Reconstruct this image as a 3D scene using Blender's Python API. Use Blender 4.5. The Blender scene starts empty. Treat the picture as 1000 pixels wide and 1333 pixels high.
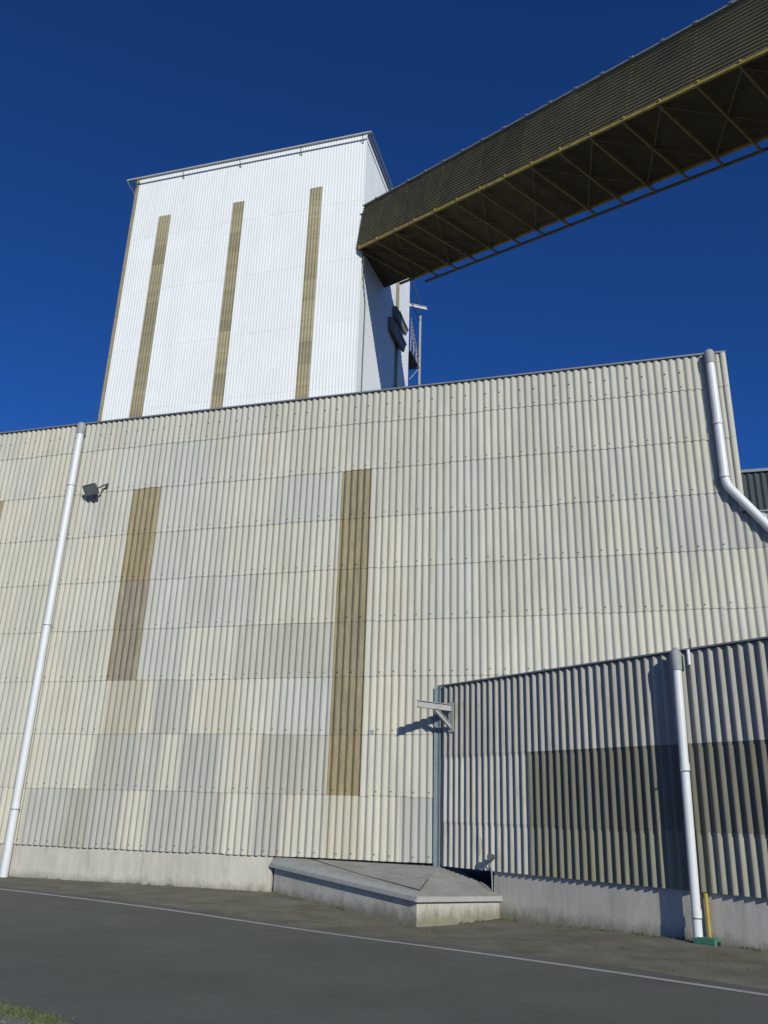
import bpy, bmesh, math, random
from mathutils import Vector, Matrix
random.seed(7)
V = Vector
scn = bpy.context.scene
COL = scn.collection

# ------------------------------------------------------------------ camera
EYE = 1.745
cR = V((0.999553, -0.010280, 0.028066)); cF = V((0.0, 0.939021, 0.343858)); cU = cR.cross(cF)
cR = cF.cross(cU).normalized() * 1.0
cU = cR.cross(cF)
cam_d = bpy.data.cameras.new('camera'); cam = bpy.data.objects.new('camera', cam_d); COL.objects.link(cam)
cam.matrix_world = Matrix(((cR.x, cU.x, -cF.x, 0), (cR.y, cU.y, -cF.y, 0), (cR.z, cU.z, -cF.z, EYE), (0, 0, 0, 1)))
cam_d.sensor_fit = 'VERTICAL'; cam_d.sensor_height = 36; cam_d.lens = 1070.82 / 1333 * 36
cam_d.clip_end = 3000; cam_d.clip_start = 0.05
scn.camera = cam

# ------------------------------------------------------------------ light
SUN_EL, SUN_AZ = math.radians(21.5), math.radians(162)          # azimuth clockwise from +Y
world = bpy.data.worlds.new('World'); scn.world = world; world.use_nodes = True
wn = world.node_tree.nodes; wl = world.node_tree.links
sky = wn.new('ShaderNodeTexSky'); sky.sky_type = 'NISHITA'; sky.sun_disc = False
sky.sun_elevation = SUN_EL; sky.sun_rotation = SUN_AZ
sky.altitude = 0; sky.air_density = 0.55; sky.dust_density = 0.0; sky.ozone_density = 10.0
hs = wn.new('ShaderNodeHueSaturation'); hs.inputs['Saturation'].default_value = 1.05; hs.inputs['Hue'].default_value = .505      # the camera's vivid blue
wl.new(sky.outputs[0], hs.inputs['Color']); wl.new(hs.outputs[0], wn['Background'].inputs[0]); wn['Background'].inputs[1].default_value = 0.116
sd = bpy.data.lights.new('sun', 'SUN'); sd.energy = 4.2; sd.angle = math.radians(0.5); sd.color = (1.0, 0.96, 0.85)
sun = bpy.data.objects.new('sun', sd); COL.objects.link(sun)
SDIR = V((math.sin(SUN_AZ) * math.cos(SUN_EL), math.cos(SUN_AZ) * math.cos(SUN_EL), math.sin(SUN_EL)))
sun.rotation_euler = SDIR.to_track_quat('Z', 'Y').to_euler()
scn.view_settings.view_transform = 'Standard'; scn.view_settings.look = 'None'
scn.view_settings.exposure = 0.0; scn.view_settings.gamma = 1.0

# ------------------------------------------------------------------ frames
A1 = 0.287618509
n1 = V((math.sin(A1), math.cos(A1), 0)); u1 = V((math.cos(A1), -math.sin(A1), 0)); D1 = 18.9943
B2 = math.radians(53)
n2 = V((math.sin(B2), math.cos(B2), 0)); u2 = V((math.cos(B2), -math.sin(B2), 0)); C0 = V((1.403, 19.393, 0))
CN = V((-1.846, 41.959, 0))
cv = V((-0.614, 0.757, 0.222)).normalized(); cw = V((cv.y, -cv.x, 0)).normalized(); ch = cw.cross(cv).normalized()
if ch.z < 0: ch = -ch
CA = V((-2.232, 42.074, 34.252))
Z = V((0, 0, 1))
def MW(s, d, z): return n1 * (D1 - d) + u1 * s + Z * z            # main wall: along, outwards, up
def AX(t, d, z): return C0 + u2 * t - n2 * d + Z * z              # annex wall
def TF(s, d, z): return CN + u1 * s - n1 * d + Z * z              # tower front
def TR(k, d, z): return CN + n1 * k + u1 * d + Z * z              # tower right side
def CV(a, w, h): return CA + cv * a + cw * w + ch * h             # conveyor
def WD(x, y, z): return V((x, y, z))
def gz(x, y): return -0.17 * math.exp(-((x - 1.4) ** 2 + (y - 17.2) ** 2) / (2 * 2.0 ** 2))

# ------------------------------------------------------------------ mesh helpers
class MB:
    def __init__(s): s.v = []; s.f = []; s.c = []; s.m = []
    def face(s, pts, col=(1, 1, 1), mi=0):
        b = len(s.v); s.v += [tuple(p) for p in pts]; s.f.append(tuple(range(b, b + len(pts)))); s.c.append(col); s.m.append(mi)
    def box(s, fr, a0, a1, b0, b1, c0, c1, col=(1, 1, 1), mi=0):
        b = len(s.v)
        for a in (a0, a1):
            for bb in (b0, b1):
                for c in (c0, c1): s.v.append(tuple(fr(a, bb, c)))
        for q in ((0, 1, 3, 2), (4, 6, 7, 5), (0, 4, 5, 1), (2, 3, 7, 6), (0, 2, 6, 4), (1, 5, 7, 3)):
            s.f.append(tuple(b + i for i in q)); s.c.append(col); s.m.append(mi)
    def prism(s, bot, top, col=(1, 1, 1), mi=0):
        k = len(bot); b = len(s.v)
        s.v += [tuple(p) for p in bot] + [tuple(p) for p in top]
        s.f.append(tuple(b + i for i in range(k))[::-1]); s.f.append(tuple(b + k + i for i in range(k)))
        for i in range(k):
            j = (i + 1) % k; s.f.append((b + i, b + j, b + k + j, b + k + i))
        s.c += [col] * (k + 2); s.m += [mi] * (k + 2)
    def tube(s, pts, r, seg=12, col=(1, 1, 1), mi=0, cap=True):
        pts = [V(p) for p in pts]; b = len(s.v); rr = r if isinstance(r, (list, tuple)) else [r] * len(pts)
        up = None
        for i, p in enumerate(pts):
            t = ((pts[min(i + 1, len(pts) - 1)] - p).normalized() + (p - pts[max(i - 1, 0)]).normalized())
            if t.length < 1e-6: t = pts[-1] - pts[0]
            t.normalize()
            if up is None:
                up = V((0, 0, 1)) if abs(t.z) < .9 else V((1, 0, 0))
            x = t.cross(up).normalized(); y = x.cross(t).normalized(); up = y
            for k in range(seg):
                a = 2 * math.pi * k / seg
                s.v.append(tuple(p + (x * math.cos(a) + y * math.sin(a)) * rr[i]))
        for i in range(len(pts) - 1):
            for k in range(seg):
                k2 = (k + 1) % seg
                s.f.append((b + i * seg + k, b + i * seg + k2, b + (i + 1) * seg + k2, b + (i + 1) * seg + k)); s.c.append(col); s.m.append(mi)
        if cap:
            s.f.append(tuple(b + k for k in range(seg))[::-1]); s.f.append(tuple(b + (len(pts) - 1) * seg + k for k in range(seg)))
            s.c += [col] * 2; s.m += [mi] * 2
    def build(s, name, mats, parent=None, smooth=False, recalc=True):
        me = bpy.data.meshes.new(name); me.from_pydata(s.v, [], s.f)
        if not isinstance(mats, (list, tuple)): mats = [mats]
        for m in mats: me.materials.append(m)
        me.polygons.foreach_set('material_index', s.m)
        at = me.attributes.new('tone', 'FLOAT_COLOR', 'FACE')
        fl = []
        for c in s.c: fl += [c[0], c[1], c[2], 1.0]
        at.data.foreach_set('color', fl)
        if recalc:
            bm = bmesh.new(); bm.from_mesh(me); bmesh.ops.remove_doubles(bm, verts=bm.verts, dist=1e-5) if smooth else None
            bmesh.ops.recalc_face_normals(bm, faces=bm.faces); bm.to_mesh(me); bm.free()
        if smooth:
            me.polygons.foreach_set('use_smooth', [True] * len(me.polygons))
            me.set_sharp_from_angle(angle=math.radians(38))
        o = bpy.data.objects.new(name, me); COL.objects.link(o)
        if parent is not None:
            o.parent = parent; o.matrix_parent_inverse = parent.matrix_world.inverted()
        return o

def tag(o, label=None, cat=None, group=None, kind=None):
    if label: o['label'] = label
    if cat: o['category'] = cat
    if group: o['group'] = group
    if kind: o['kind'] = kind
    return o
def empty(name, loc, label, cat, group=None):
    o = bpy.data.objects.new(name, None); o.location = loc; COL.objects.link(o); o.empty_display_size = .3
    o.matrix_world = Matrix.Translation(loc)
    return tag(o, label, cat, group)

def corr(mb, fr, a0, a1, z0, z1, pitch, amp, tone, seg=12, bot=0.012, topd=0.0, th=0.006, phase=0.0, zj=None, mi=0, c2=0.0):
    """one course of corrugated sheet, real wave profile, lower edge proud of the course below; tone(s)->colour"""
    N = max(2, int(round((a1 - a0) / pitch * seg)))
    b = len(mb.v)
    for i in range(N + 1):
        s = a0 + (a1 - a0) * i / N
        an = 2 * math.pi * (s - phase) / pitch; w = amp * (math.cos(an) - c2 * math.cos(2 * an) + c2)
        zz = z0 + (zj(s) if zj else 0)
        mb.v += [tuple(fr(s, w + bot - th, zz)), tuple(fr(s, w + bot, zz)), tuple(fr(s, w + topd, z1))]
    for i in range(N):
        s = a0 + (a1 - a0) * (i + .5) / N; c = tone(s); j = b + 3 * i
        mb.f += [(j, j + 3, j + 4, j + 1), (j + 1, j + 4, j + 5, j + 2)]; mb.c += [c, c]; mb.m += [mi, mi]

# ------------------------------------------------------------------ materials
def mat(name, base=(.5, .5, .5), rough=.7, metal=0.0, tone=False, noise=.12, nscale=3.0, stretch=(1, 1, 1), fine=.06, fscale=60.0,
        bump=.0, bscale=80.0, stain=None, stain_amt=0.0, stain_scale=1.0, stain_stretch=(1, 1, 1), spec=.5, stain_lo=.5, stain_hi=.7, streak=0.0, foot=0.0):
    m = bpy.data.materials.new(name); m.use_nodes = True; nt = m.node_tree; N = nt.nodes; L = nt.links
    bs = N['Principled BSDF']; bs.inputs['Roughness'].default_value = rough; bs.inputs['Metallic'].default_value = metal
    bs.inputs['Specular IOR Level'].default_value = spec
    tc = N.new('ShaderNodeTexCoord')
    def nz(scale, st, det=5, ro=.6):
        mp = N.new('ShaderNodeMapping'); mp.inputs['Scale'].default_value = st; L.new(tc.outputs['Object'], mp.inputs[0])
        t = N.new('ShaderNodeTexNoise'); t.inputs['Scale'].default_value = scale; t.inputs['Detail'].default_value = det; t.inputs['Roughness'].default_value = ro
        L.new(mp.outputs[0], t.inputs[0]); return t.outputs[0]
    if tone:
        a = N.new('ShaderNodeAttribute'); a.attribute_name = 'tone'; cur = a.outputs['Color']
        if base != (1, 1, 1):
            x = N.new('ShaderNodeMix'); x.data_type = 'RGBA'; x.blend_type = 'MULTIPLY'; x.inputs[0].default_value = 1
            L.new(cur, x.inputs[6]); x.inputs[7].default_value = (*base, 1); cur = x.outputs[2]
    else:
        r = N.new('ShaderNodeRGB'); r.outputs[0].default_value = (*base, 1); cur = r.outputs[0]
    def mul(cur, fac_out, lo, hi):
        mr = N.new('ShaderNodeMapRange'); L.new(fac_out, mr.inputs[0]); mr.inputs[1].default_value = .25; mr.inputs[2].default_value = .75
        mr.inputs[3].default_value = lo; mr.inputs[4].default_value = hi
        x = N.new('ShaderNodeMix'); x.data_type = 'RGBA'; x.blend_type = 'MULTIPLY'; x.inputs[0].default_value = 1
        L.new(cur, x.inputs[6]); L.new(mr.outputs[0], x.inputs[7]); return x.outputs[2]
    if noise: cur = mul(cur, nz(nscale, stretch), 1 - noise, 1 + noise)
    if streak: cur = mul(cur, nz(9.0, (1, 1, .045), 6, .7), 1 - streak, 1 + streak * .6)
    if fine: cur = mul(cur, nz(fscale, (1, 1, 1), 3), 1 - fine, 1 + fine)
    if stain:
        t = nz(stain_scale, stain_stretch, 7, .65)
        mr = N.new('ShaderNodeMapRange'); L.new(t, mr.inputs[0]); mr.inputs[1].default_value = stain_lo; mr.inputs[2].default_value = stain_hi
        mr.inputs[3].default_value = 0; mr.inputs[4].default_value = stain_amt
        x = N.new('ShaderNodeMix'); x.data_type = 'RGBA'; L.new(mr.outputs[0], x.inputs[0]); L.new(cur, x.inputs[6]); x.inputs[7].default_value = (*stain, 1); cur = x.outputs[2]
    L.new(cur, bs.inputs['Base Color'])
    if foot:
        sp = N.new('ShaderNodeSeparateXYZ'); L.new(tc.outputs['Object'], sp.inputs[0])
        ad = N.new('ShaderNodeMath'); ad.operation = 'MULTIPLY_ADD'; L.new(nz(5.0, (1, 1, .6), 6, .7), ad.inputs[0]); ad.inputs[1].default_value = .5; L.new(sp.outputs[2], ad.inputs[2])
        mr = N.new('ShaderNodeMapRange'); L.new(ad.outputs[0], mr.inputs[0]); mr.inputs[1].default_value = .18; mr.inputs[2].default_value = .42; mr.inputs[3].default_value = foot; mr.inputs[4].default_value = 0
        x = N.new('ShaderNodeMix'); x.data_type = 'RGBA'; L.new(mr.outputs[0], x.inputs[0]); L.new(cur, x.inputs[6]); x.inputs[7].default_value = (.13, .125, .075, 1); cur = x.outputs[2]
        L.new(cur, bs.inputs['Base Color'])
    if bump:
        bp = N.new('ShaderNodeBump'); bp.inputs['Strength'].default_value = bump; bp.inputs['Distance'].default_value = .02
        L.new(nz(bscale, (1, 1, 1), 6, .7), bp.inputs['Height']); L.new(bp.outputs[0], bs.inputs['Normal'])
    return m

M = {}
M['cement'] = mat('fibre_cement', (1, 1, 1), .85, tone=True, streak=.10, noise=.09, nscale=2.2, stretch=(1.6, 1.6, .35), fine=.07, fscale=45, bump=.08, spec=.25,
                  stain=(.25, .25, .19), stain_amt=.45, stain_scale=1.3, stain_stretch=(3.0, 3.0, .25), stain_lo=.56, stain_hi=.78)
M['annex'] = mat('annex_cement', (1, 1, 1), .85, tone=True, streak=.16, noise=.12, nscale=2.0, stretch=(2.5, 2.5, .5), fine=.09, fscale=40, bump=.1, spec=.25,
                 stain=(.115, .14, .04), stain_amt=.7, stain_scale=1.3, stain_stretch=(3, 3, .8), stain_lo=.58, stain_hi=.74)
M['strip'] = mat('grp_sheet', streak=.22, tone=True, base=(1, 1, 1), rough=.6, stain=(.30, .27, .20), stain_amt=.4, stain_scale=4, stain_stretch=(2, 2, .6), noise=.22, nscale=3, stretch=(3, 3, .5), fine=.18, fscale=30, spec=.35)
M['tstrip'] = mat('tower_grp_sheet', tone=True, base=(.255, .228, .145), rough=.6, noise=.2, nscale=.9, stretch=(.3, .3, 2.0), fine=.15, fscale=20, spec=.35)
M['white'] = mat('white_steel', (1, 1, 1), .5, tone=True, noise=.035, nscale=.5, fine=.02, fscale=8, spec=.3, stain=(.52, .54, .53), stain_amt=.35, stain_scale=1.0, stain_stretch=(2, 2, .12), stain_lo=.55, stain_hi=.8)
M['concrete'] = mat('plinth_concrete', streak=.13, foot=.75, base=(.45, .44, .385), rough=.9, noise=.14, nscale=1.2, stretch=(1, 1, .6), fine=.09, fscale=35, bump=.25, bscale=25,
                    stain=(.25, .24, .18), stain_amt=.6, stain_scale=1.8, stain_stretch=(3, 3, .5), stain_lo=.52, stain_hi=.75)
M['concrete_alias'] = M['concrete']  # second key for the same concrete, no separate tone
M['pitmetal'] = mat('weathered_sheet', (.30, .30, .28), .75, 0.0, noise=.18, nscale=2.5, fine=.1, fscale=40, bump=.06, bscale=10,
                    stain=(.2, .2, .175), stain_amt=.6, stain_scale=3, stain_lo=.5, stain_hi=.7, spec=.3)
M['galv'] = mat('galvanised', (.33, .345, .33), .6, 0.0, noise=.12, nscale=5, fine=.08)
M['cap'] = mat('cap_metal', (.16, .18, .21), .6, .2, noise=.1)
M['bluetrim'] = mat('blue_grey_trim', (.17, .225, .24), .6, .1, noise=.15, nscale=4, fine=.1)
M['pvc'] = mat('white_pvc', (.58, .61, .63), .45, noise=.05, nscale=2, fine=.04, stain=(.45, .46, .44), stain_amt=.35, stain_scale=2.5, stain_stretch=(1, 1, .3), stain_lo=.55, stain_hi=.8)
M['hopper'] = mat('hopper_grey', (.26, .29, .29), .7, noise=.15, nscale=8)
M['rust'] = mat('rusty_seam', (.07, .055, .045), .9, noise=.3, nscale=12)
M['hoodm'] = mat('hood_paint', (.19, .20, .195), .6, noise=.15, nscale=4)
M['dark'] = mat('dark_interior', (.02, .02, .022), .9, noise=0, fine=0)  # near-black base colour paints in the shade of unlit insides
M['darkmetal'] = mat('dark_metal', (.09, .10, .105), .6, .3, noise=.15, nscale=4)
M['yellow'] = mat('yellow_paint', (.33, .25, .04), .6, noise=.15, nscale=6, fine=.1)
M['ysteel'] = mat('old_yellow_steel', (.34, .255, .05), .7, noise=.25, nscale=3, fine=.2, stain=(.09, .06, .03), stain_amt=.6, stain_scale=4)
M['brace'] = mat('brace_steel', (.15, .115, .05), .8, noise=.3, nscale=3, fine=.2)
M['bsteel'] = mat('old_olive_steel', (.22, .165, .055), .75, noise=.25, nscale=3, fine=.2, stain=(.07, .05, .03), stain_amt=.6, stain_scale=4)
M['gallery'] = mat('gallery_cladding', (.082, .080, .052), .85, noise=.25, nscale=.8, stretch=(1, 1, 1), fine=.15, fscale=20, spec=.2,
                   stain=(.11, .095, .03), stain_amt=.5, stain_scale=1.2, stain_lo=.5, stain_hi=.75)
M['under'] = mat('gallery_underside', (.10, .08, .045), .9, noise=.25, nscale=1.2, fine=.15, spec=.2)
M['green'] = mat('green_paint', (.045, .16, .10), .6, noise=.2, nscale=12)
M['farroof'] = mat('dark_green_cladding', (.022, .036, .042), .7, noise=.1, fine=0)
M['asphalt'] = mat('road_asphalt', (.108, .117, .103), .88, noise=.20, nscale=.45, fine=.26, fscale=70, bump=.35, bscale=120, spec=.3,
                   stain=(.115, .12, .11), stain_amt=.5, stain_scale=.35, stain_lo=.5, stain_hi=.75)
M['verge'] = mat('dirty_verge', (.168, .160, .128), .95, noise=.34, nscale=1.3, fine=.32, fscale=60, bump=.5, bscale=50, spec=.2,
                 stain=(.115, .11, .055), stain_amt=.75, stain_scale=1.1, stain_lo=.52, stain_hi=.68)
M['gravel'] = mat('gravel', (.20, .20, .185), .95, noise=.2, nscale=3, fine=.35, fscale=45, bump=.9, bscale=45, spec=.2)
M['line'] = mat('road_paint', (.36, .36, .345), .7, noise=.15, nscale=6, fine=.12, fscale=50, stain=(.12, .12, .12), stain_amt=.85, stain_scale=14, stain_lo=.56, stain_hi=.68)
M['grass'] = mat('grass_blades', (.075, .10, .035), .7, noise=.3, nscale=5, fine=.2)
M['glass'] = mat('lamp_glass', (.17, .19, .18), .2, noise=.1)
M['stone'] = mat('pebble', (.17, .17, .15), .9, noise=.3, nscale=8)

# ------------------------------------------------------------------ ground, road, marking
def fy(x):
    # kerbside edge line of the road in plan
    def q(x): return 19.21 - 0.6995 * (x + 7.9) - 0.01036 * (x + 7.9) * (x - 0.19)
    def dq(x): return -0.6995 - 0.01036 * (2 * x + 7.71)
    if x < -14: return q(-14) + dq(-14) * (x + 14)
    if x > 9: return q(9) + dq(9) * (x - 9)
    return q(x)
def curve(o, x):
    y = fy(x); e = .01; t = V((2 * e, fy(x + e) - fy(x - e), 0)).normalized(); nn = V((-t.y, t.x, 0))   # nn points to the building
    return V((x, y, 0)) + nn * o
def sheet(name, rows_, mt, label=None, kind='structure', cat=None):
    me_v = []; me_f = []; k = len(rows_[0])
    for r in rows_: me_v += [tuple(p) for p in r]
    for i in range(len(rows_) - 1):
        for j in range(k - 1): me_f.append((i * k + j, i * k + j + 1, (i + 1) * k + j + 1, (i + 1) * k + j))
    me = bpy.data.meshes.new(name); me.from_pydata(me_v, [], me_f); me.materials.append(mt); me.polygons.foreach_set('use_smooth', [True] * len(me_f))
    bm = bmesh.new(); bm.from_mesh(me); bmesh.ops.recalc_face_normals(bm, faces=bm.faces)
    if bm.faces[0].normal.z < 0: bmesh.ops.reverse_faces(bm, faces=bm.faces)
    bm.to_mesh(me); bm.free()
    o = bpy.data.objects.new(name, me); COL.objects.link(o); tag(o, label, cat, None, kind); return o
def axis(lo, hi, flo, fhi, st):
    a = [lo, (lo + flo) / 2]; x = flo
    while x < fhi: a.append(x); x += st
    return a + [fhi, (hi + fhi) / 2, hi]
gx = axis(-900, 900, -14, 14, .5); gy = axis(-900, 900, 2, 30, .5)
sheet('ground', [[V((x, y, gz(x, y))) for x in gx] for y in gy], M['verge'])
xs = [-400, -120, -50] + [-30 + i * .5 for i in range(113)] + [40, 90, 300]
def strip(o0, o1, dz, k, jit=0.0):
    rows_ = []
    for i in range(k + 1):
        o_ = o0 + (o1 - o0) * i / k; r = []
        for x in xs:
            p = curve(o_ + (random.uniform(-jit, jit) if i in (0, k) and jit else 0), x); r.append(V((p.x, p.y, gz(p.x, p.y) + dz)))
        rows_.append(r)
    return rows_
sheet('road', strip(-6.0, .42, .006, 14, .07), M['asphalt'])
sheet('road_marking', strip(-.065, .065, .011, 1), M['line'])
sheet('gravel_shoulder', strip(-14, -5.98, .003, 8), M['gravel'])

# ------------------------------------------------------------------ main building
TONES = {'cream': (.478, .466, .376), 'blue': (.41, .417, .385), 'grey': (.345, .348, .322), 'dgrey': (.295, .30, .258), 'green': (.345, .348, .295), 'tan': (.375, .345, .265), 'fade': (.415, .395, .31)}
PATCH = [(0, -15.64, -14.99, 'cream'), (0, -14.83, -13.7, 'grey'), (0, -13.7, -12.88, 'dgrey'), (0, -12.88, -12.23, 'grey'), (0, -11.43, -9.48, 'grey'),
 (0, -8.59, -7.96, 'grey'), (0, -6.77, -6.04, 'fade'), (0, -5.04, -4.25, 'grey'), (1, -13.1, -12.15, 'green'), (1, -12.15, -11.28, 'grey'), (1, -10.65, -9.61, 'grey'),
 (1, -8.59, -6.9, 'green'), (2, -13.02, -12.05, 'tan'), (2, -11.49, -10.55, 'grey'), (2, -8.11, -6.9, 'blue'), (3, -12.25, -11.01, 'blue'), (3, -9.48, -6.9, 'green'),
 (4, -12.27, -9.06, 'blue'), (5, -12.3, -10.08, 'blue'), (6, -12.27, -10.23, 'blue'), (7, -13.6, -10.6, 'blue'), (8, -10.22, -9.15, 'blue'), (5, -4.11, -3.4, 'blue'),
 (6, -8.63, -6.9, 'blue'), (4, -4.2, -3.41, 'blue'), (5, 1.17, 2.63, 'blue'), (5, 2.63, 3.26, 'grey'), (0, -19, -17, 'grey'), (1, -18, -16.5, 'green')]
ZB, RH, RT = .755, 1.3532, 12.50
PIT = .177; PH = .06
zrow = [ZB + i * RH for i in range(9)]
def mix(a, b, t): return tuple(a[i] * (1 - t) + b[i] * t for i in range(3))
sheet_rand = {}
def tone_main(r):
    def f(s):
        k = math.floor((s - .45) / (PIT * 5)); c = math.floor((s - .1) / PIT)
        if (r, k) not in sheet_rand:
            sheet_rand[(r, k)] = (random.uniform(.96, 1.035), random.uniform(-.005, .006), random.random())
        g, w, q = sheet_rand[(r, k)]
        base = mix(TONES['cream'], TONES['blue'], .36 + .14 * (q > .74) + .14 * (s > -5) + .12 * (r >= 6))
        for (pr, a, b, t) in PATCH:
            sc = PIT * (c + .5) + .1
            if pr == r and a - .06 <= sc <= b + .06: base = mix(TONES[t], base, .18)
        if r == 8: base = mix(base, (.42, .42, .36), .45)
        cg = 1 + .015 * math.sin(c * 12.9898 + r * 4.1) - .02 * (r >= 4)
        return (base[0] * g * cg + w, base[1] * g * cg, base[2] * g * cg - w)
    return f
bld = empty('industrial_building', MW(-8, -.1, 0), 'long cream corrugated cement-sheet building filling the middle, with two brown vertical strips', 'building')
S0, S1 = -26.0, 2.80
STRIPS = [(-13.07, -12.19, 3, 6), (-6.80, -5.98, 1, 6), (-18.38, -17.5, 3, 6)]          # rows (inclusive) of brown sheets
STRIPS = [(math.floor((a - PH) / PIT) * PIT + PH + PIT * .5, w) for a, w in ()] or STRIPS
mb = MB()
for r in range(9):
    z0 = zrow[r]; z1 = (zrow[r + 1] + .10) if r < 8 else RT
    cuts = sorted([(a, b) for a, b, r0, r1 in STRIPS if r0 <= r <= r1])
    segs = []; x = S0
    for a, b in cuts: segs.append((x, a)); x = b
    segs.append((x, S1 if r > 5 else S1 + .05))
    f = tone_main(r); ph = PH + random.uniform(-.004, .004)
    for a, b in segs:
        jit = {}
        def zj(s, r=r, jit=jit):
            k = math.floor((s - .45) / (PIT * 5))
            if k not in jit: jit[k] = random.uniform(-.012, .012)
            return jit[k]
        corr(mb, MW, a, b, z0, z1, PIT, .0255, f, seg=14, c2=.17, th=.010, bot=.019, topd=.001, phase=ph, zj=zj)
    # fixings: hook bolts with washers on wave crests just above each lap
    for c in range(int((S0) / PIT), int(S1 / PIT)):
        if (c * 2) % 5 in (0, 1):
            s = PH + c * PIT
            if S0 < s < S1 and not any(a < s < b for a, b in cuts):
                for zz in ((z0 + .11,) if r < 8 else (z0 + .10, RT - .42)):
                    q = MW(s, .0255 + .012, zz + random.uniform(-.015, .015))
                    mb.tube([q, q - n1 * .022], [.023, .012], 7, (.17, .17, .16))
mb.build('wall_cladding', M['cement'], bld, smooth=True, recalc=False)
def SC(s, r, a):
    ochre, grey, rust = (.225, .190, .105), (.20, .178, .132), (.25, .19, .10)
    k = (s - a) / .88
    if a < -10: c = ochre if r >= 5 else grey
    else: c = mix(ochre, (.195, .172, .115), .25 + .5 * math.sin(r * 2.3 + 1) ** 2)
    if r == 1: c = mix(c, rust, .3)
    return mix(c, (.26, .215, .10), .5 * max(0, abs(k - .5) - .3) / .2)
for a, b, r0, r1 in STRIPS:
    mb = MB()
    for r in range(r0, r1 + 1):
        corr(mb, MW, a, b, zrow[r], zrow[r + 1] + .09, PIT, .0255, lambda s, r=r, a=a: SC(s, r, a), seg=14, c2=.17, bot=.010, topd=-.003, phase=PH)
        for c in range(1, 5):
            if (c + r) % 2 == 0:
                q = MW(PH + PIT * (math.ceil((a - PH) / PIT) + c - 1), .036, zrow[r] + .11); mb.tube([q, q - n1 * .022], [.022, .012], 7, (.07, .055, .04))
    tag(mb.build('rooflight_strip', M['strip'], bld, smooth=True, recalc=False), 'brown translucent corrugated strip')
# body, plinth, roof, trims
mb = MB(); mb.box(MW, S0, S1 - .05, -12, -.07, .70, 12.36, mi=0); mb.build('wall_body', M['dark'], bld)
mb = MB(); mb.box(MW, S0, -11.42, -.5, -.028, -.6, .78); mb.box(MW, -11.408, -8.05, -.5, -.030, -.6, .78); mb.box(MW, -11.43, -11.4, -.5, -.045, -.6, .78); mb.build('plinth', M['concrete'], bld)
mb = MB(); mb.box(MW, S0 - .1, S1 + .12, -12.1, .055, 12.505, 12.535); mb.box(MW, S0 - .1, S1 + .12, .0555, .062, 12.495, 12.535); mb.build('roof', M['cap'], bld)
mb = MB()   # rounded corner piece
pts = []
for i in range(9):
    a = math.pi * i / 8; pts.append((S1 + .045 - .075 * math.cos(a), .0 + .085 * math.sin(a)))
pts = pts + [(S1 + .12, -.25), (S1 - .03, -.25)]
for r in range(6, 9):
    z0 = zrow[r] if r > 6 else 8.39; z1 = (zrow[r + 1] + .02) if r < 8 else 12.49; g = .008 * (1)
    mb.prism([MW(s, d, z0) for s, d in pts], [MW(s, d - .008, z1) for s, d in pts], mix(TONES['cream'], TONES['blue'], .4))
mb.build('corner_trim', M['cement'], bld, smooth=True)

# lower wing to the right
wing = empty('side_wing', MW(6, 0, 0), 'lower cream corrugated wing continuing right beyond the elbow of the diagonal white pipe', 'building')
mb = MB()
for r in range(0, 6):
    z0 = zrow[r]; z1 = (zrow[r + 1] + .1) if r < 5 else 8.34
    if r == 5: z1 = 8.34
    corr(mb, MW, S1 + .05, 11.0, z0, z1, PIT, .0255, tone_main(r), seg=12, c2=.17, bot=.014, topd=.001, phase=PH)
    for c in range(int(S1 / PIT) + 1, int(11 / PIT)):
        if (c * 2) % 5 in (0, 1):
            q = MW(PH + c * PIT, .0375, z0 + .11); mb.tube([q, q - n1 * .022], [.023, .012], 7, (.17, .17, .16))
mb.build('wall_cladding', M['cement'], wing, smooth=True, recalc=False)
mb = MB(); mb.box(MW, S1 - .04, 10.98, -7, -.07, .3, 8.3); mb.build('wall_body', M['dark'], wing)
mb = MB(); mb.box(MW, S1 + .13, 11.1, -7.1, .06, 8.345, 8.38); mb.build('roof', M['cap'], wing)

# ------------------------------------------------------------------ annex
ann = empty('annex_building', AX(4, 0, 0), 'low grey corrugated annex angled towards the road in front of the tall cream wall', 'building')
AZ = [.715, 1.61, 2.99, 4.56]; AP = .1815; AE = 14.0
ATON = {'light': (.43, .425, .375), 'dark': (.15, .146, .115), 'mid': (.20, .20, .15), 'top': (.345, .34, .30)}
arand = {}
def tone_ax(r):
    def f(t):
        k = math.floor((t - 2.76) / (AP * 5)); c = math.floor(t / AP)
        if (r, k) not in arand: arand[(r, k)] = random.uniform(.93, 1.07)
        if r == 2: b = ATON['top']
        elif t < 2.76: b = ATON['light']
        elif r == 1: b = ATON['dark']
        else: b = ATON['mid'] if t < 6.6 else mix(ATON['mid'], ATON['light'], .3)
        g = arand[(r, k)] * (1 + .03 * math.sin(c * 7.13))
        return (b[0] * g, b[1] * g, b[2] * g)
    return f
mb = MB()
for r in range(3):
    corr(mb, AX, .10, AE, AZ[r], AZ[r + 1] + (.1 if r < 2 else -.03), AP, .0295, tone_ax(r), seg=14, bot=.014, topd=.001, phase=.04)
    for c in range(1, int(AE / AP)):
        if (c * 2) % 5 in (0, 1) and r != 0:
            q = AX(.04 + c * AP, .0265 + .012, AZ[r] + .12); mb.tube([q, q + n2 * .022], [.02, .012], 7, (.12, .11, .1))
mb.build('wall_cladding', M['annex'], ann, smooth=True, recalc=False)
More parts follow.
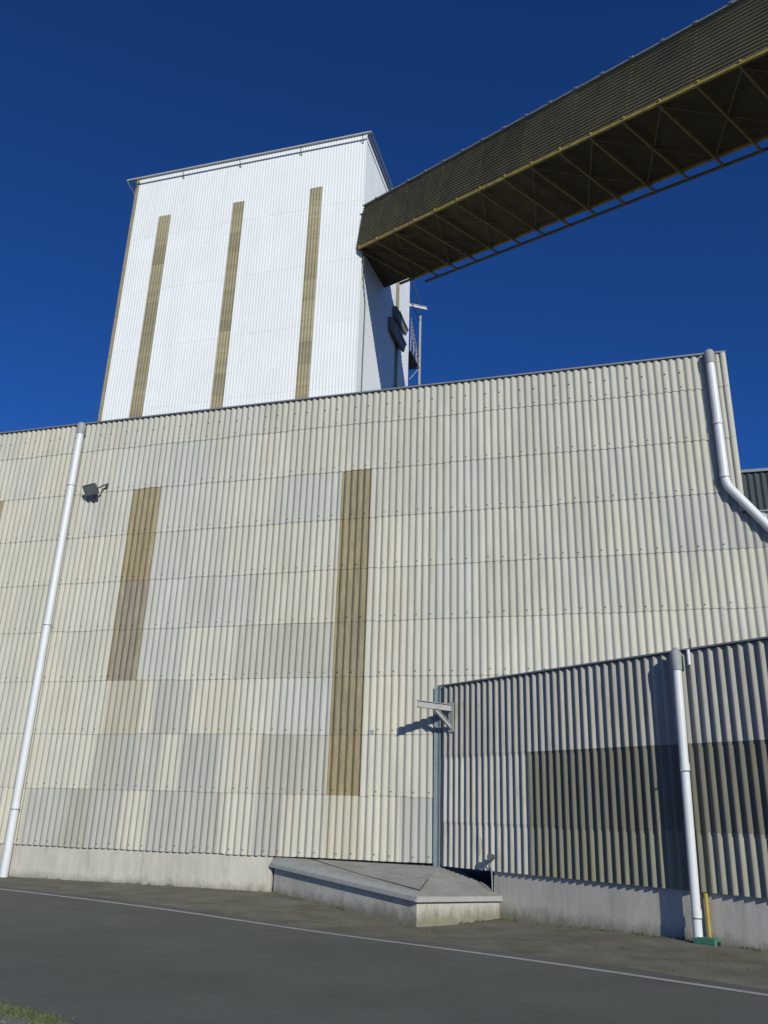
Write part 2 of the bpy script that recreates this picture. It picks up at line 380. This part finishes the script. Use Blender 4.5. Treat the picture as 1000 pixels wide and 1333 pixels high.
mb = MB(); mb.prism([AX(.3, -.08, .75), AX(AE, -.08, .75), AX(AE, -9, .75), MW(S1, .1, .75), MW(-3.0, .1, .75)],
                    [AX(.3, -.08, 4.5), AX(AE, -.08, 4.5), AX(AE, -9, 4.5), MW(S1, .1, 4.5), MW(-3.0, .1, 4.5)]); mb.build('wall_body', M['dark'], ann)
mb = MB(); mb.box(AX, 1.66, AE, -.35, -.045, -.6, .74); mb.build('plinth', M['concrete'], ann)
mb = MB()
mb.prism([AX(.02, .05, 4.545), AX(AE, .05, 4.545), AX(AE, -9, 4.545), MW(S1, .06, 4.545), MW(-3.9, .06, 4.545)],
         [AX(.02, .05, 4.575), AX(AE, .05, 4.575), AX(AE, -9, 4.575), MW(S1, .06, 4.575), MW(-3.9, .06, 4.575)])
mb.build('roof', M['cap'], ann)
mb = MB(); mb.box(AX, 0, .095, .028, .05, .70, 4.54); mb.box(MW, -4.25, -4.17, .045, .062, .70, 4.54); mb.build('corner_trim', M['bluetrim'], ann)

# ------------------------------------------------------------------ covered pit
pit = empty('concrete_pit', (0.6, 17.0, -.1), 'low concrete pit box with grey sheet-metal cover jutting from the foot of the wall', 'pit')
Fp = V((.80, 16.36, 0)); Lp = MW(-7.98, -.02, 0); Rp = AX(1.80, -.02, 0); Cp = MW(-4.2, -.4, 0); Lb = MW(-7.98, -.4, 0); Rb = AX(1.80, -.3, 0)
mb = MB()
bt = [Lp, Fp, Rp, Rb, Cp, Lb]
tz = [.52, .25, .17, .17, .5, .52]
mb.prism([p + Z * -.7 for p in bt], [p + Z * h for p, h in zip(bt, tz)]); mb.build('concrete_base', M['concrete'], pit)
def off(p, q, d):   # outward offset of the eave along a direction
    return p + q * d
oL = (Fp - Lp).normalized(); nL = V((oL.y, -oL.x, 0)); nL = nL if nL.dot(V((0, -1, 0))) > 0 else -nL
oR = (Rp - Fp).normalized(); nR = V((oR.y, -oR.x, 0)); nR = nR if nR.dot(V((1, 0, 0))) > 0 else -nR
eL = Lp + nL * .09 - oL * .06 + Z * .60; eF = Fp + (nL + nR) * .08 + Z * .345; eR = Rp + nR * .07 + oR * .02 + Z * .26
wL = MW(-7.98, -.03, .735); wC = AX(.02, .0, .70); wM = MW(-7.1, -.03, .73)
def slab(mb, top, th): mb.prism([p - Z * th for p in top], top)
iL = eL.lerp(wL, .45) + Z * .02; iF = eF.lerp(wC, .085) + Z * .03
mb = MB()
slab(mb, [wL, iL, iF, wC], .03)                 # long panel falling from the wall
slab(mb, [wC, iF, eF + Z * .012, eR + Z * .012], .028)      # end panel falling to the right
slab(mb, [wC, eR + Z * .012, AX(1.66, -.2, .34), AX(.1, -.2, .73)], .028)
mb.build('cover', M['pitmetal'], pit)
mb = MB()
slab(mb, [eL, eF, iF + Z * .004, iL + Z * .004], .035)
mb.prism([eL - Z * .075 + nL * .02, eF - Z * .075 + nL * .02 , eF - Z * .075 - nL * .03, eL - Z * .075 - nL * .03],
         [eL - Z * .035 + nL * .02, eF - Z * .035 + nL * .02 , eF - Z * .035 - nL * .03, eL - Z * .035 - nL * .03])
mb.build('edge_flashing', M['galv'], pit)
mb = MB()
mb.prism([eF - Z * .08 + nR * .02, eR - Z * .08 + nR * .02, eR - Z * .08 - nR * .04, eF - Z * .08 - nR * .04],
         [eF + Z * .006 + nR * .02, eR + Z * .006 + nR * .02, eR + Z * .006 - nR * .04, eF + Z * .006 - nR * .04]); mb.build('edge_flashing', M['galv'], pit)
sA = wL.lerp(wC, .24) - nL * -.05; sB = iF.lerp(wC, .05)
mb = MB(); mb.tube([sA + Z * .004, sA.lerp(sB, .5) + nL * .04 - Z * .006, sB + Z * .012], .011, 6); mb.build('cover_seam', M['rust'], pit)
mb = MB(); mb.tube([wL.lerp(wC, .30) + nL * .06 , iF.lerp(wC, .45) + Z * .008], .008, 6); mb.build('cover_seam', M['pitmetal'], pit)
mb = MB(); mb.tube([sB + Z * .01, iF.lerp(wC, .45) + Z * .01], .010, 6); mb.build('cover_seam', M['rust'], pit)
mb = MB(); mb.tube([wC + Z * .005, eF + Z * .018], .012, 6); mb.build('hip_seam', M['pitmetal'], pit)

# ------------------------------------------------------------------ tower
tow = empty('silo_tower', TF(-8.5, -6, 0), 'tall windowless white corrugated silo tower with brown vertical strips behind the long building', 'tower')
TW_, TD_, TH_ = 17.0, 11.6, 43.3
PITW = .2
WT = (.70, .735, .74)
def tone_w(r):
    def f(s):
        k = math.floor(s / 1.0); random.seed(int(k * 31 + r * 977)); g = random.uniform(.975, 1.01); return (WT[0] * g, WT[1] * g, WT[2] * g)
    return f
ts = [(-14.78, -13.85), (-9.2, -8.37), (-3.73, -2.87)]
trow = [0, 7.3, 11.7, 16.1, 20.5, 24.9, 29.3, 33.7, 38.1, TH_]
mb = MB()
def tower_side(mb, fr, a0, a1, cuts, seg=8):
    for r in range(len(trow) - 1):
        z0, z1 = trow[r], trow[r + 1] + (.08 if r < len(trow) - 2 else 0)
        # strips run from 0 to 39.7
        x = a0
        for a, b in cuts + [(a1, a1)]:
            if b <= 0 and False: pass
            corr(mb, fr, x, a, z0, z1, PITW, .0085, tone_w(r), seg=seg, th=.003, bot=.006, topd=0)
            if a < a1 and z1 > 39.7: corr(mb, fr, a, b, max(z0, 39.7), z1, PITW, .0085, tone_w(r), seg=seg, th=.003, bot=.006, topd=0)
            x = b
tower_side(mb, TF, -TW_ + .25, 0, ts)
tower_side(mb, TR, 0, TD_, [(7.9, 8.75)])
mb.build('wall_cladding', M['white'], tow, smooth=True, recalc=False)
random.seed(11)
for fr, cuts in ((TF, ts), (TR, [(7.9, 8.75)])):
    for a, b in cuts:
        mb = MB()
        z = 0
        while z < 39.6:
            z2 = min(39.7, z + 1.5 if z > 0 else 1.2)
            g = random.uniform(.8, 1.18); corr(mb, fr, a, b, z, min(39.72, z2 + .06), .2, .016, lambda s, g=g: (g, g, g * random.uniform(.88, 1.05)), seg=8, bot=.008, topd=0); z = z2
        tag(mb.build('rooflight_strip', M['tstrip'], tow, smooth=True, recalc=False), 'tan translucent vertical strip')
mb = MB()
mb.box(TF, -TW_ + .02, -.03, -TD_ + .03, -.035, 0, TH_ - .05, WT); mb.build('wall_body', M['white'], tow)
mb = MB(); mb.box(TF, -TW_ - .0, -TW_ + .25, -.4, .035, 0, TH_); mb.build('corner_trim', M['tstrip'], tow)
mb = MB(); mb.box(TF, -.07, .03, -.03, .03, 0, TH_, WT); mb.build('corner_trim', M['white'], tow)
mb = MB(); mb.box(TF, -TW_ - .1, .12, -TD_ - .1, .08, TH_, TH_ + .12); mb.build('roof', M['cap'], tow)
mb = MB()
mb.box(TF, -TW_ - .55, .42, .30, .42, 43.02, 43.12); mb.build('gutter', M['galv'], tow)
mb = MB(); mb.box(TF, .34, .44, -TD_ - .1, .30, 43.03, 43.13); mb.build('gutter', M['cap'], tow)  # side gutter in darker metal than the front, its shade put into the colour
for s in (-13.2, -8.9, -4.5, -16.9, -.2):
    mb = MB(); mb.tube([TF(s, .03, 42.6), TF(s, .2, 42.8), TF(s, .33, 43.05)], .028, 6); mb.build('gutter_bracket', M['darkmetal'], tow)
mb = MB(); mb.tube([TF(-TW_ - .5, .36, 43.02), TF(-TW_ - .45, .3, 42.8), TF(-TW_ - .08, .12, 42.2), TF(-TW_ + .0, .1, 41.9)], .05, 8)
mb.build('gutter_outlet', M['darkmetal'], tow)

# ventilation hoods on the sunny side wall
def hood(k0, k1, z0, z1, label):
    e = empty('ventilation_hood', TR((k0 + k1) / 2, 0, z0), label, 'vent', 'ventilation hoods on the tower')
    mb = MB()
    prof = [(0.03, z0 + .3), (.03, z1 + .12), (.35, z1), (.55, z1 - .45), (.42, z0), (.30, z0)]
    mb.prism([TR(k0, d, z) for d, z in prof], [TR(k1, d, z) for d, z in prof]); mb.build('hood_casing', M['hoodm'], e)
    mb = MB(); mb.box(TR, k0 - .05, k1 + .05, .56, .59, z1 - .56, z1 - .42); mb.build('hood_rim', M['galv'], e)
hood(7.05, 9.4, 33.85, 34.75, 'upper dark grey ventilation hood on the tower side just below the sloping gallery')
hood(6.1, 8.9, 32.2, 33.25, 'lower dark grey ventilation hood on the tower side, overlapping the one above')

# cable down the tower side
mb = MB(); mb.tube([TR(.05, .12, 33.9), TR(-.25, .2, 33.4), TR(-.1, .2, 32.9), TR(.15, .1, 32.6), TR(.5, .07, 31.8), TR(.9, .06, 31), TR(.9, .06, 12)], .03, 6)
tag(mb.build('cable', M['darkmetal']), 'thin dark cable looping out under the gallery and running down the white tower', 'cable')

# platform with ladder tower behind
pl = empty('access_platform', TR(13.0, .2, 34), 'small dark steel access platform with railings at the back corner of the tower', 'platform')
mb = MB(); mb.box(TR, TD_ + .05, 14.3, -2.6, .18, 33.95, 34.1); mb.build('deck', M['darkmetal'], pl)
for k in (TD_ + .1, 12.5, 13.4, 14.25):
    mb = MB(); mb.tube([TR(k, .15, 34.1), TR(k, .15, 35.2)], .025, 6); mb.build('railing_post', M['galv'], pl)
for z in (34.6, 35.2):
    mb = MB(); mb.tube([TR(TD_ + .05, .15, z), TR(14.3, .15, z), TR(14.3, -2.5, z)], .025, 6); mb.build('handrail', M['galv'], pl)
mb = MB(); mb.box(TR, 14.32, 14.46, .12, .26, 24, 38.9); mb.build('post', M['galv'], pl)
mb = MB(); mb.tube([TR(TD_ + .1, .1, 31.6), TR(14.3, .1, 33.9)], .03, 6); mb.build('brace', M['galv'], pl)
mb = MB(); mb.tube([TR(TD_ + .1, .1, 38.3), TR(14.4, .15, 38.3)], .04, 6); mb.build('top_rail', M['darkmetal'], pl)
mb = MB(); mb.tube([TR(TD_ + .1, .1, 37.2), TR(14.4, .15, 34.9)], .03, 6); mb.tube([TR(TD_ + .1, .1, 36.4), TR(14.4, .15, 34.4)], .03, 6); mb.build('stair_rail', M['darkmetal'], pl)
mb = MB()
for i in range(9):
    k = TD_ + .2 + i * .27; zz = 36.3 - i * .2; mb.tube([TR(k, .12, zz - .9), TR(k, .12, zz + .6)], .014, 5)
mb.build('baluster_row', M['galv'], pl)
hb = empty('hoist_beam', TR(13.5, .3, 38.5), 'pale steel hoist beam sticking out from the back corner of the tower above the platform', 'beam')
mb = MB(); pa, pb = TR(12.6, -.4, 38.7), TR(14.2, .72, 39.2)
dd = (pb - pa).normalized(); sx = dd.cross(Z).normalized(); sz = sx.cross(dd)
for (h0, h1, w) in ((-.12, -.09, .08), (.09, .12, .08), (-.09, .09, .012)):
    mb.prism([pa + sx * a + sz * h for a, h in ((-w, h0), (w, h0), (w, h1), (-w, h1))], [pb + sx * a + sz * h for a, h in ((-w, h0), (w, h0), (w, h1), (-w, h1))])
mb.build('beam', M['pvc'], hb)
mb = MB(); mb.tube([TR(12.0, .05, 40.6), TR(13.6, .35, 39.1)], .05, 6); mb.build('stay', M['darkmetal'], hb)

# ------------------------------------------------------------------ conveyor gallery
gal = empty('conveyor_gallery', CV(-20, 2.2, 0), 'long dark brown corrugated conveyor gallery sloping down from the tower across the sky', 'gallery')
GW, GH, GA, GB = 4.40, 2.97, -44.0, 0.0
mb = MB()
step = 3.05; a = GA
GP = .177
while a < GB - .01:
    a1 = min(GB, a + step); g = random.uniform(.85, 1.15)
    def frs(h, d, al, w0=0): return CV(al, w0 - d, h)
    corr(mb, frs, .02, GH, a - .06, a1, GP, .030, lambda s, g=g: (g, g, g * .98), seg=8, bot=.012, topd=0)
    def frf(h, d, al): return CV(al, GW + d, h)
    corr(mb, frf, .02, GH, a - .06, a1, GP, .025, lambda s, g=g: (g, g, g), seg=8, bot=.012, topd=0)
    a = a1
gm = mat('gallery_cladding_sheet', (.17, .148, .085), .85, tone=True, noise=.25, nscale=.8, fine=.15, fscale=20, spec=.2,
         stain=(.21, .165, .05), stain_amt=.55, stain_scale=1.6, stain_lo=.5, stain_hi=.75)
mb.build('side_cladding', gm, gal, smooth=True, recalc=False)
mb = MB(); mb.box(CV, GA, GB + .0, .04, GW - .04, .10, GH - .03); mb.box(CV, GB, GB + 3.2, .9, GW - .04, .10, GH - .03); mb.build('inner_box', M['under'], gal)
mb = MB()
def fru(w, d, al): return CV(al, w, .08 - d)
a = GA
while a < GB + 3:
    a1 = min(GB + 3, a + 3.05); g = random.uniform(.8, 1.2)
    corr(mb, fru, .05 if a < -.1 else .9, GW - .05, a - .05, a1, .2, .02, lambda s, g=g: (g, g, g), seg=6, bot=.012, topd=0); a = a1
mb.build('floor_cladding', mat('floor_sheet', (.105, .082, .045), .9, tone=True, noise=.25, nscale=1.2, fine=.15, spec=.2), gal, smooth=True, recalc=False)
mb = MB(); mb.box(CV, GA, GB, -.12, GW + .12, GH, GH + .05); 
a = GA
while a < GB: mb.box(CV, a, a + .16, -.15, .1, GH + .05, GH + .09); a += 1.52
mb.build('roof', M['hopper'], gal)
mb = MB(); mb.box(CV, GA, GB - .35, -.10, .02, -.06, .06); mb.build('bottom_chord', M['ysteel'], gal)
mb = MB(); mb.box(CV, GA, GB + 1.0, GW - .02, GW + .10, -.06, .06); mb.build('bottom_chord', M['ysteel'], gal)
a = -.45; i = 0
while a > GA:
    r1 = GW + .6 if (a < -.9) else GW
    mb = MB(); mb.box(CV, a - .045, a + .045, -.02, r1, -.17, -.061); mb.build('cross_beam', M['bsteel'], gal)
    mb = MB(); mb.box(CV, a - .04, a + .04, -.14, -.06, .0601, .13); mb.build('chord_lug', M['ysteel'], gal)
    if i % 2 == 0:
        mb = MB(); mb.tube([CV(a, .1, -.10), CV(a - 3.48, GW - .1, -.10)], .028, 6); mb.build('wind_brace', M['brace'], gal)
        mb = MB(); mb.tube([CV(a - 3.48, .1, -.11), CV(a, GW - .1, -.11)], .028, 6); mb.build('wind_brace', M['brace'], gal)
    a -= 1.74; i += 1
mb = MB(); mb.box(CV, GA, -.9, GW + .57, GW + .69, -.17, -.06); mb.build('service_rail', M['brace'], gal)
# support trestle out of the picture so the gallery is carried at its lower end
for w in (.3, GW - .3):
    for a in (GA + 1.0, GA + 4.0):
        p = CV(a, w, -.17); mb = MB(); mb.box(lambda x, y, z: V((p.x + x, p.y + y, z)), -.15, .15, -.15, .15, 0, p.z); mb.build('trestle_leg', M['ysteel'], gal)

# ------------------------------------------------------------------ far building
far = empty('warehouse', n1 * 38 + u1 * 12, 'dark green corrugated building glimpsed behind the right end of the cream wall', 'building')
mb = MB()
def FR(s, d, z): return n1 * (34 - d) + u1 * s + Z * z
corr(mb, FR, 2.5, 24, 0, 15.3, .25, .03, lambda s: (1, 1, 1), seg=8, bot=0)
mb.build('wall_cladding', M['farroof'], far, smooth=True, recalc=False)
mb = MB(); mb.box(FR, 2.5, 24, -8, -.05, 0, 15.3); mb.build('wall_body', M['farroof'], far)
mb = MB(); mb.box(FR, 2.4, 24.1, -8.1, .1, 15.3, 15.42); mb.build('roof', M['cap'], far)

# ------------------------------------------------------------------ downpipes
def pipe(name, label, pts, r, joints, hop=None, brackets=()):
    e = empty(name, pts[-1], label, 'drainpipe')
    sm = []
    for i, p in enumerate(pts):            # round the bends
        if 0 < i < len(pts) - 1:
            a = p + (pts[i - 1] - p).normalized() * .16; b = p + (pts[i + 1] - p).normalized() * .16
            for k in range(6):
                t = k / 5; sm.append(a.lerp(p, t).lerp(p.lerp(b, t), t))
        else: sm.append(p)
    mb = MB(); mb.tube(sm, r, 20); mb.build('pipe', M['pvc'], e, smooth=True)
    for p, d in joints:
        mb = MB(); mb.tube([p - d * .07, p + d * .05], r + .007, 20); mb.build('coupling', M['pvc'], e, smooth=True)
        mb = MB(); mb.tube([p - d * .085, p - d * .07], r + .008, 20); mb.build('seal_ring', M['darkmetal'], e, smooth=True)
    if hop:
        p, kind, fr_ = hop
        mb = MB()
        mb.tube([p - Z * .10, p + Z * .10, p + Z * .20, p + Z * .265, p + Z * .29], [r + .012, r + .02, r + .02, r * .8, r * .3], 20)
        mb.build('outlet_hood', M['hopper'], e, smooth=True)
    for (q, outn) in brackets:
        mb = MB(); mb.tube([q - outn * .12, q + outn * .12], .014, 6); mb.tube([q - Z * .02, q + Z * .02], r + .004, 20); mb.build('pipe_bracket', M['galv'], e, smooth=True)
    return e
dP = .17
pL = [MW(-15.08, dP, 12.12), MW(-15.12, dP, -.02)]
ax = (pL[0] - pL[1]).normalized()
pipe('drain_pipe', 'white drainpipe running full height down the left part of the cream wall', pL, .105,
     [(MW(-15.09, dP, 10.52), ax), (MW(-15.1, dP, 6.4), ax), (MW(-15.11, dP, 1.66), ax)], (MW(-15.08, dP, 12.2), 'h', MW), ())
mb = MB()
pR = [MW(2.53, dP, 12.2), MW(2.545, dP, 9.02), MW(3.35, dP, 7.88), MW(5.8, dP, 4.7)]
ax = (pR[0] - pR[1]).normalized()
pipe('drain_pipe', 'white drainpipe with an elbow turning diagonally down at the top right wall corner', pR, .10,
     [(MW(2.535, dP, 10.6), ax), (MW(2.54, dP, 9.25), ax)], (MW(2.53, dP, 12.25), 'h', MW))
pA = [AX(6.40, .16, 4.36), AX(6.33, .16, .03)]
ax = (pA[0] - pA[1]).normalized()
pipe('drain_pipe', 'slimmer white drainpipe on the dark grey annex ending at a green box on the ground', pA, .072,
     [(AX(6.375, .16, 2.62), ax), (AX(6.34, .16, .42), ax)], (AX(6.40, .16, 4.30), 'h', AX), ((AX(6.37, .16, 2.55), n2),))
# short white tube and rod beside the annex pipe head
mb = MB(); mb.tube([AX(6.60, .09, 4.28), AX(6.60, .09, 4.54)], .028, 10)
tag(mb.build('vent_tube', M['pvc'], smooth=True), 'short white tube under the annex roof edge beside the drainpipe head', 'tube')
mb = MB(); mb.tube([AX(6.62, .03, 4.57), AX(6.62, .03, 4.74)], .012, 6)
tag(mb.build('steel_rod', M['darkmetal']), 'thin dark rod sticking up from the annex roof edge', 'rod')

# yellow pipe and green box at the foot of the annex pipe
mb = MB(); mb.tube([AX(6.44, .02, .70), AX(6.44, .02, -.03)], .032, 10)
tag(mb.build('yellow_pipe', M['yellow'], smooth=True), 'thin yellow pipe on the plinth just right of the slim drainpipe', 'pipe')
gb = empty('drain_box', AX(6.5, .14, 0), 'small green box on the ground at the foot of the slim drainpipe', 'box')
mb = MB(); mb.box(AX, 6.30, 6.66, .05, .25, -.06, .07); mb.box(AX, 6.32, 6.64, .07, .23, .07, .085); mb.build('box_body', M['green'], gb)
mb = MB(); mb.tube([AX(6.655, .15, .02), AX(6.69, .15, .02)], .03, 10); mb.build('outlet', M['dark'], gb)

# ------------------------------------------------------------------ floodlight on main wall
fl = empty('floodlight', MW(-14.4, .1, 10.4), 'grey box floodlight tilted down beside the left drainpipe high on the cream wall', 'lamp')
ctr = MW(-14.30, .30, 10.20)
fd = (-n1 * .80 - u1 * .22 - Z * .62).normalized(); fx = fd.cross(Z).normalized(); fy_ = fx.cross(fd).normalized()
def FL(a, b, c): return ctr + fx * a + fy_ * b + fd * c
def rect(w, h, c): return [FL(-w, -h, c), FL(w, -h, c), FL(w, h, c), FL(-w, h, c)]
mb = MB(); mb.prism(rect(.14, .09, -.14), rect(.24, .17, -.02)); mb.prism(rect(.235, .165, -.02), rect(.235, .165, .04)); mb.build('lamp_housing', M['darkmetal'], fl)
mb = MB(); mb.prism(rect(.205, .135, .04), rect(.205, .135, .046)); mb.build('lamp_glass', M['glass'], fl)
mb = MB(); mb.tube([FL(.29, 0, .0), FL(-.29, 0, .0)], .02, 6); mb.tube([MW(-13.97, .03, 10.40), MW(-13.97, .16, 10.38), FL(-.28, 0, 0) if (FL(-.28,0,0)-MW(-13.97,.16,10.38)).length < (FL(.28,0,0)-MW(-13.97,.16,10.38)).length else FL(.28, 0, 0)], .025, 8)
mb.box(MW, -14.02, -13.92, .028, .05, 10.32, 10.48); mb.build('lamp_bracket', M['darkmetal'], fl)

# ------------------------------------------------------------------ steel bracket on annex
br = empty('steel_bracket', AX(.46, .03, 3.9), 'rusty grey steel channel bracket with a diagonal strut jutting from the annex corner', 'bracket')
def channel(mb, p, q, w, h, t, upv):
    d = (q - p).normalized(); sx = d.cross(upv).normalized(); sz = sx.cross(d).normalized()
    def R(a0, a1, b0, b1): mb.prism([p + sx * a + sz * b for a, b in ((a0, b0), (a1, b0), (a1, b1), (a0, b1))], [q + sx * a + sz * b for a, b in ((a0, b0), (a1, b0), (a1, b1), (a0, b1))])
    R(-t / 2, t / 2, -h / 2 + t, h / 2 - t); R(-w / 2, w / 2, h / 2 - t, h / 2); R(-w / 2, w / 2, -h / 2, -h / 2 + t)
mb = MB(); channel(mb, AX(.46, .03, 4.03), AX(.46, 1.02, 4.03), .09, .15, .012, Z); mb.build('arm', M['galv'], br)
mb = MB(); channel(mb, AX(.46, .03, 3.60), AX(.46, .50, 3.95), .07, .09, .01, Z); mb.build('strut', M['galv'], br)
mb = MB(); mb.box(AX, .38, .54, .028, .045, 3.5, 4.15); mb.build('wall_plate', M['galv'], br)

# small lamp on annex bottom
sl = empty('bulkhead_lamp', AX(1.75, .05, .95), 'small round lamp with a bent arm on the lower edge of the annex', 'lamp')
mb = MB(); q = AX(1.80, .16, .98); mb.tube([q + n2 * .10, q + n2 * .02, q - n2 * .05], [.03, .06, .075], 14); mb.build('lamp_housing', M['darkmetal'], sl, smooth=True)
mb = MB(); mb.tube([q - n2 * .051, q - n2 * .06], .062, 14); mb.build('lamp_glass', M['glass'], sl)
mb = MB(); mb.tube([AX(1.70, .05, .74), AX(1.66, .1, .9), AX(1.72, .12, .96), AX(1.80, .12, .97)], .014, 6); mb.tube([AX(1.68, .02, .36), AX(1.68, .04, .74)], .012, 6); mb.build('lamp_arm', M['hopper'], sl, smooth=True)
# small square plate on main wall
mb = MB(); mb.box(MW, -5.82, -5.70, .036, .045, 3.47, 3.57); tag(mb.build('wall_plate', M['hopper']), 'tiny square grey plate on the cream wall right of the tall brown strip', 'plate')

# ------------------------------------------------------------------ weeds, grass, stones
def blades(mb, x, y, z, n, h, spread):
    for _ in range(n):
        bx, by = x + random.gauss(0, spread), y + random.gauss(0, spread); hh = h * random.uniform(.4, 1.2); a = random.uniform(0, 6.283)
        w = random.uniform(.003, .008); lx, ly = math.cos(a) * w, math.sin(a) * w; bd = random.uniform(0, .7) * hh; b2 = random.uniform(0, 6.283)
        tx, ty = bx + math.cos(b2) * bd, by + math.sin(b2) * bd; zz = gz(bx, by)
        mb.face([(bx - lx, by - ly, zz), (bx + lx, by + ly, zz), ((bx + tx) / 2 + lx * .7, (by + ty) / 2 + ly * .7, zz + hh * .6), (tx, ty, zz + hh), ((bx + tx) / 2 - lx * .7, (by + ty) / 2 - ly * .7, zz + hh * .6)])
mb = MB()
for _ in range(330):
    x = random.uniform(-2.4, 1.25); o_ = -6.02 - random.betavariate(1.2, 2.8) * .34
    if math.sin(x * 3.1) + math.sin(x * 7.7 + 1) < -.9: continue
    p = curve(o_, x)
    blades(mb, p.x, p.y, 0, 20, .026, .045)
tag(mb.build('grass', M['grass'], recalc=False), 'patch of short grass at the near edge of the road', 'grass', kind='stuff')
mb = MB()
for _ in range(150):
    k = random.random()
    if k < .3: p = MW(random.uniform(-16, -8.1), .03 + abs(random.gauss(0, .05)), 0)
    elif k < .5: p = Lp.lerp(Fp, random.random()) + nL * random.uniform(.01, .08)
    elif k < .6: p = Fp.lerp(Rp, random.random()) + nR * random.uniform(.01, .08)
    else: p = AX(random.uniform(1.9, 9), .0 + abs(random.gauss(0, .07)), 0)
    blades(mb, p.x, p.y, 0, random.randint(4, 14), random.choice([.03, .04, .07]), .04)
for _ in range(150):
    x = random.uniform(-9, 7); p = curve(random.uniform(.6, 2.4), x)
    blades(mb, p.x, p.y, 0, 9, .025, .05)
tag(mb.build('weeds', M['grass'], recalc=False), 'sparse weeds and moss along the foot of the walls', 'weeds', kind='stuff')
mb = MB()
def pebble(x, y, r):
    z = gz(x, y); pts = []
    top = V((x, y, z + r * .8)); ring = [V((x + math.cos(i * 1.047) * r * random.uniform(.7, 1.2), y + math.sin(i * 1.047) * r * random.uniform(.7, 1.2), z)) for i in range(6)]
    for i in range(6): mb.face([ring[i], ring[(i + 1) % 6], top])
for _ in range(900):
    p = curve(-6.1 - random.random() * 1.6, random.uniform(-2.5, 2.5)); pebble(p.x, p.y, random.uniform(.006, .02))
for _ in range(200):
    p = curve(random.uniform(.2, 3.0), random.uniform(-10, 7)); pebble(p.x, p.y, random.uniform(.004, .012))
tag(mb.build('loose_stones', M['stone'], recalc=False), 'scattered small stones on the verge and gravel', 'stones', kind='stuff')
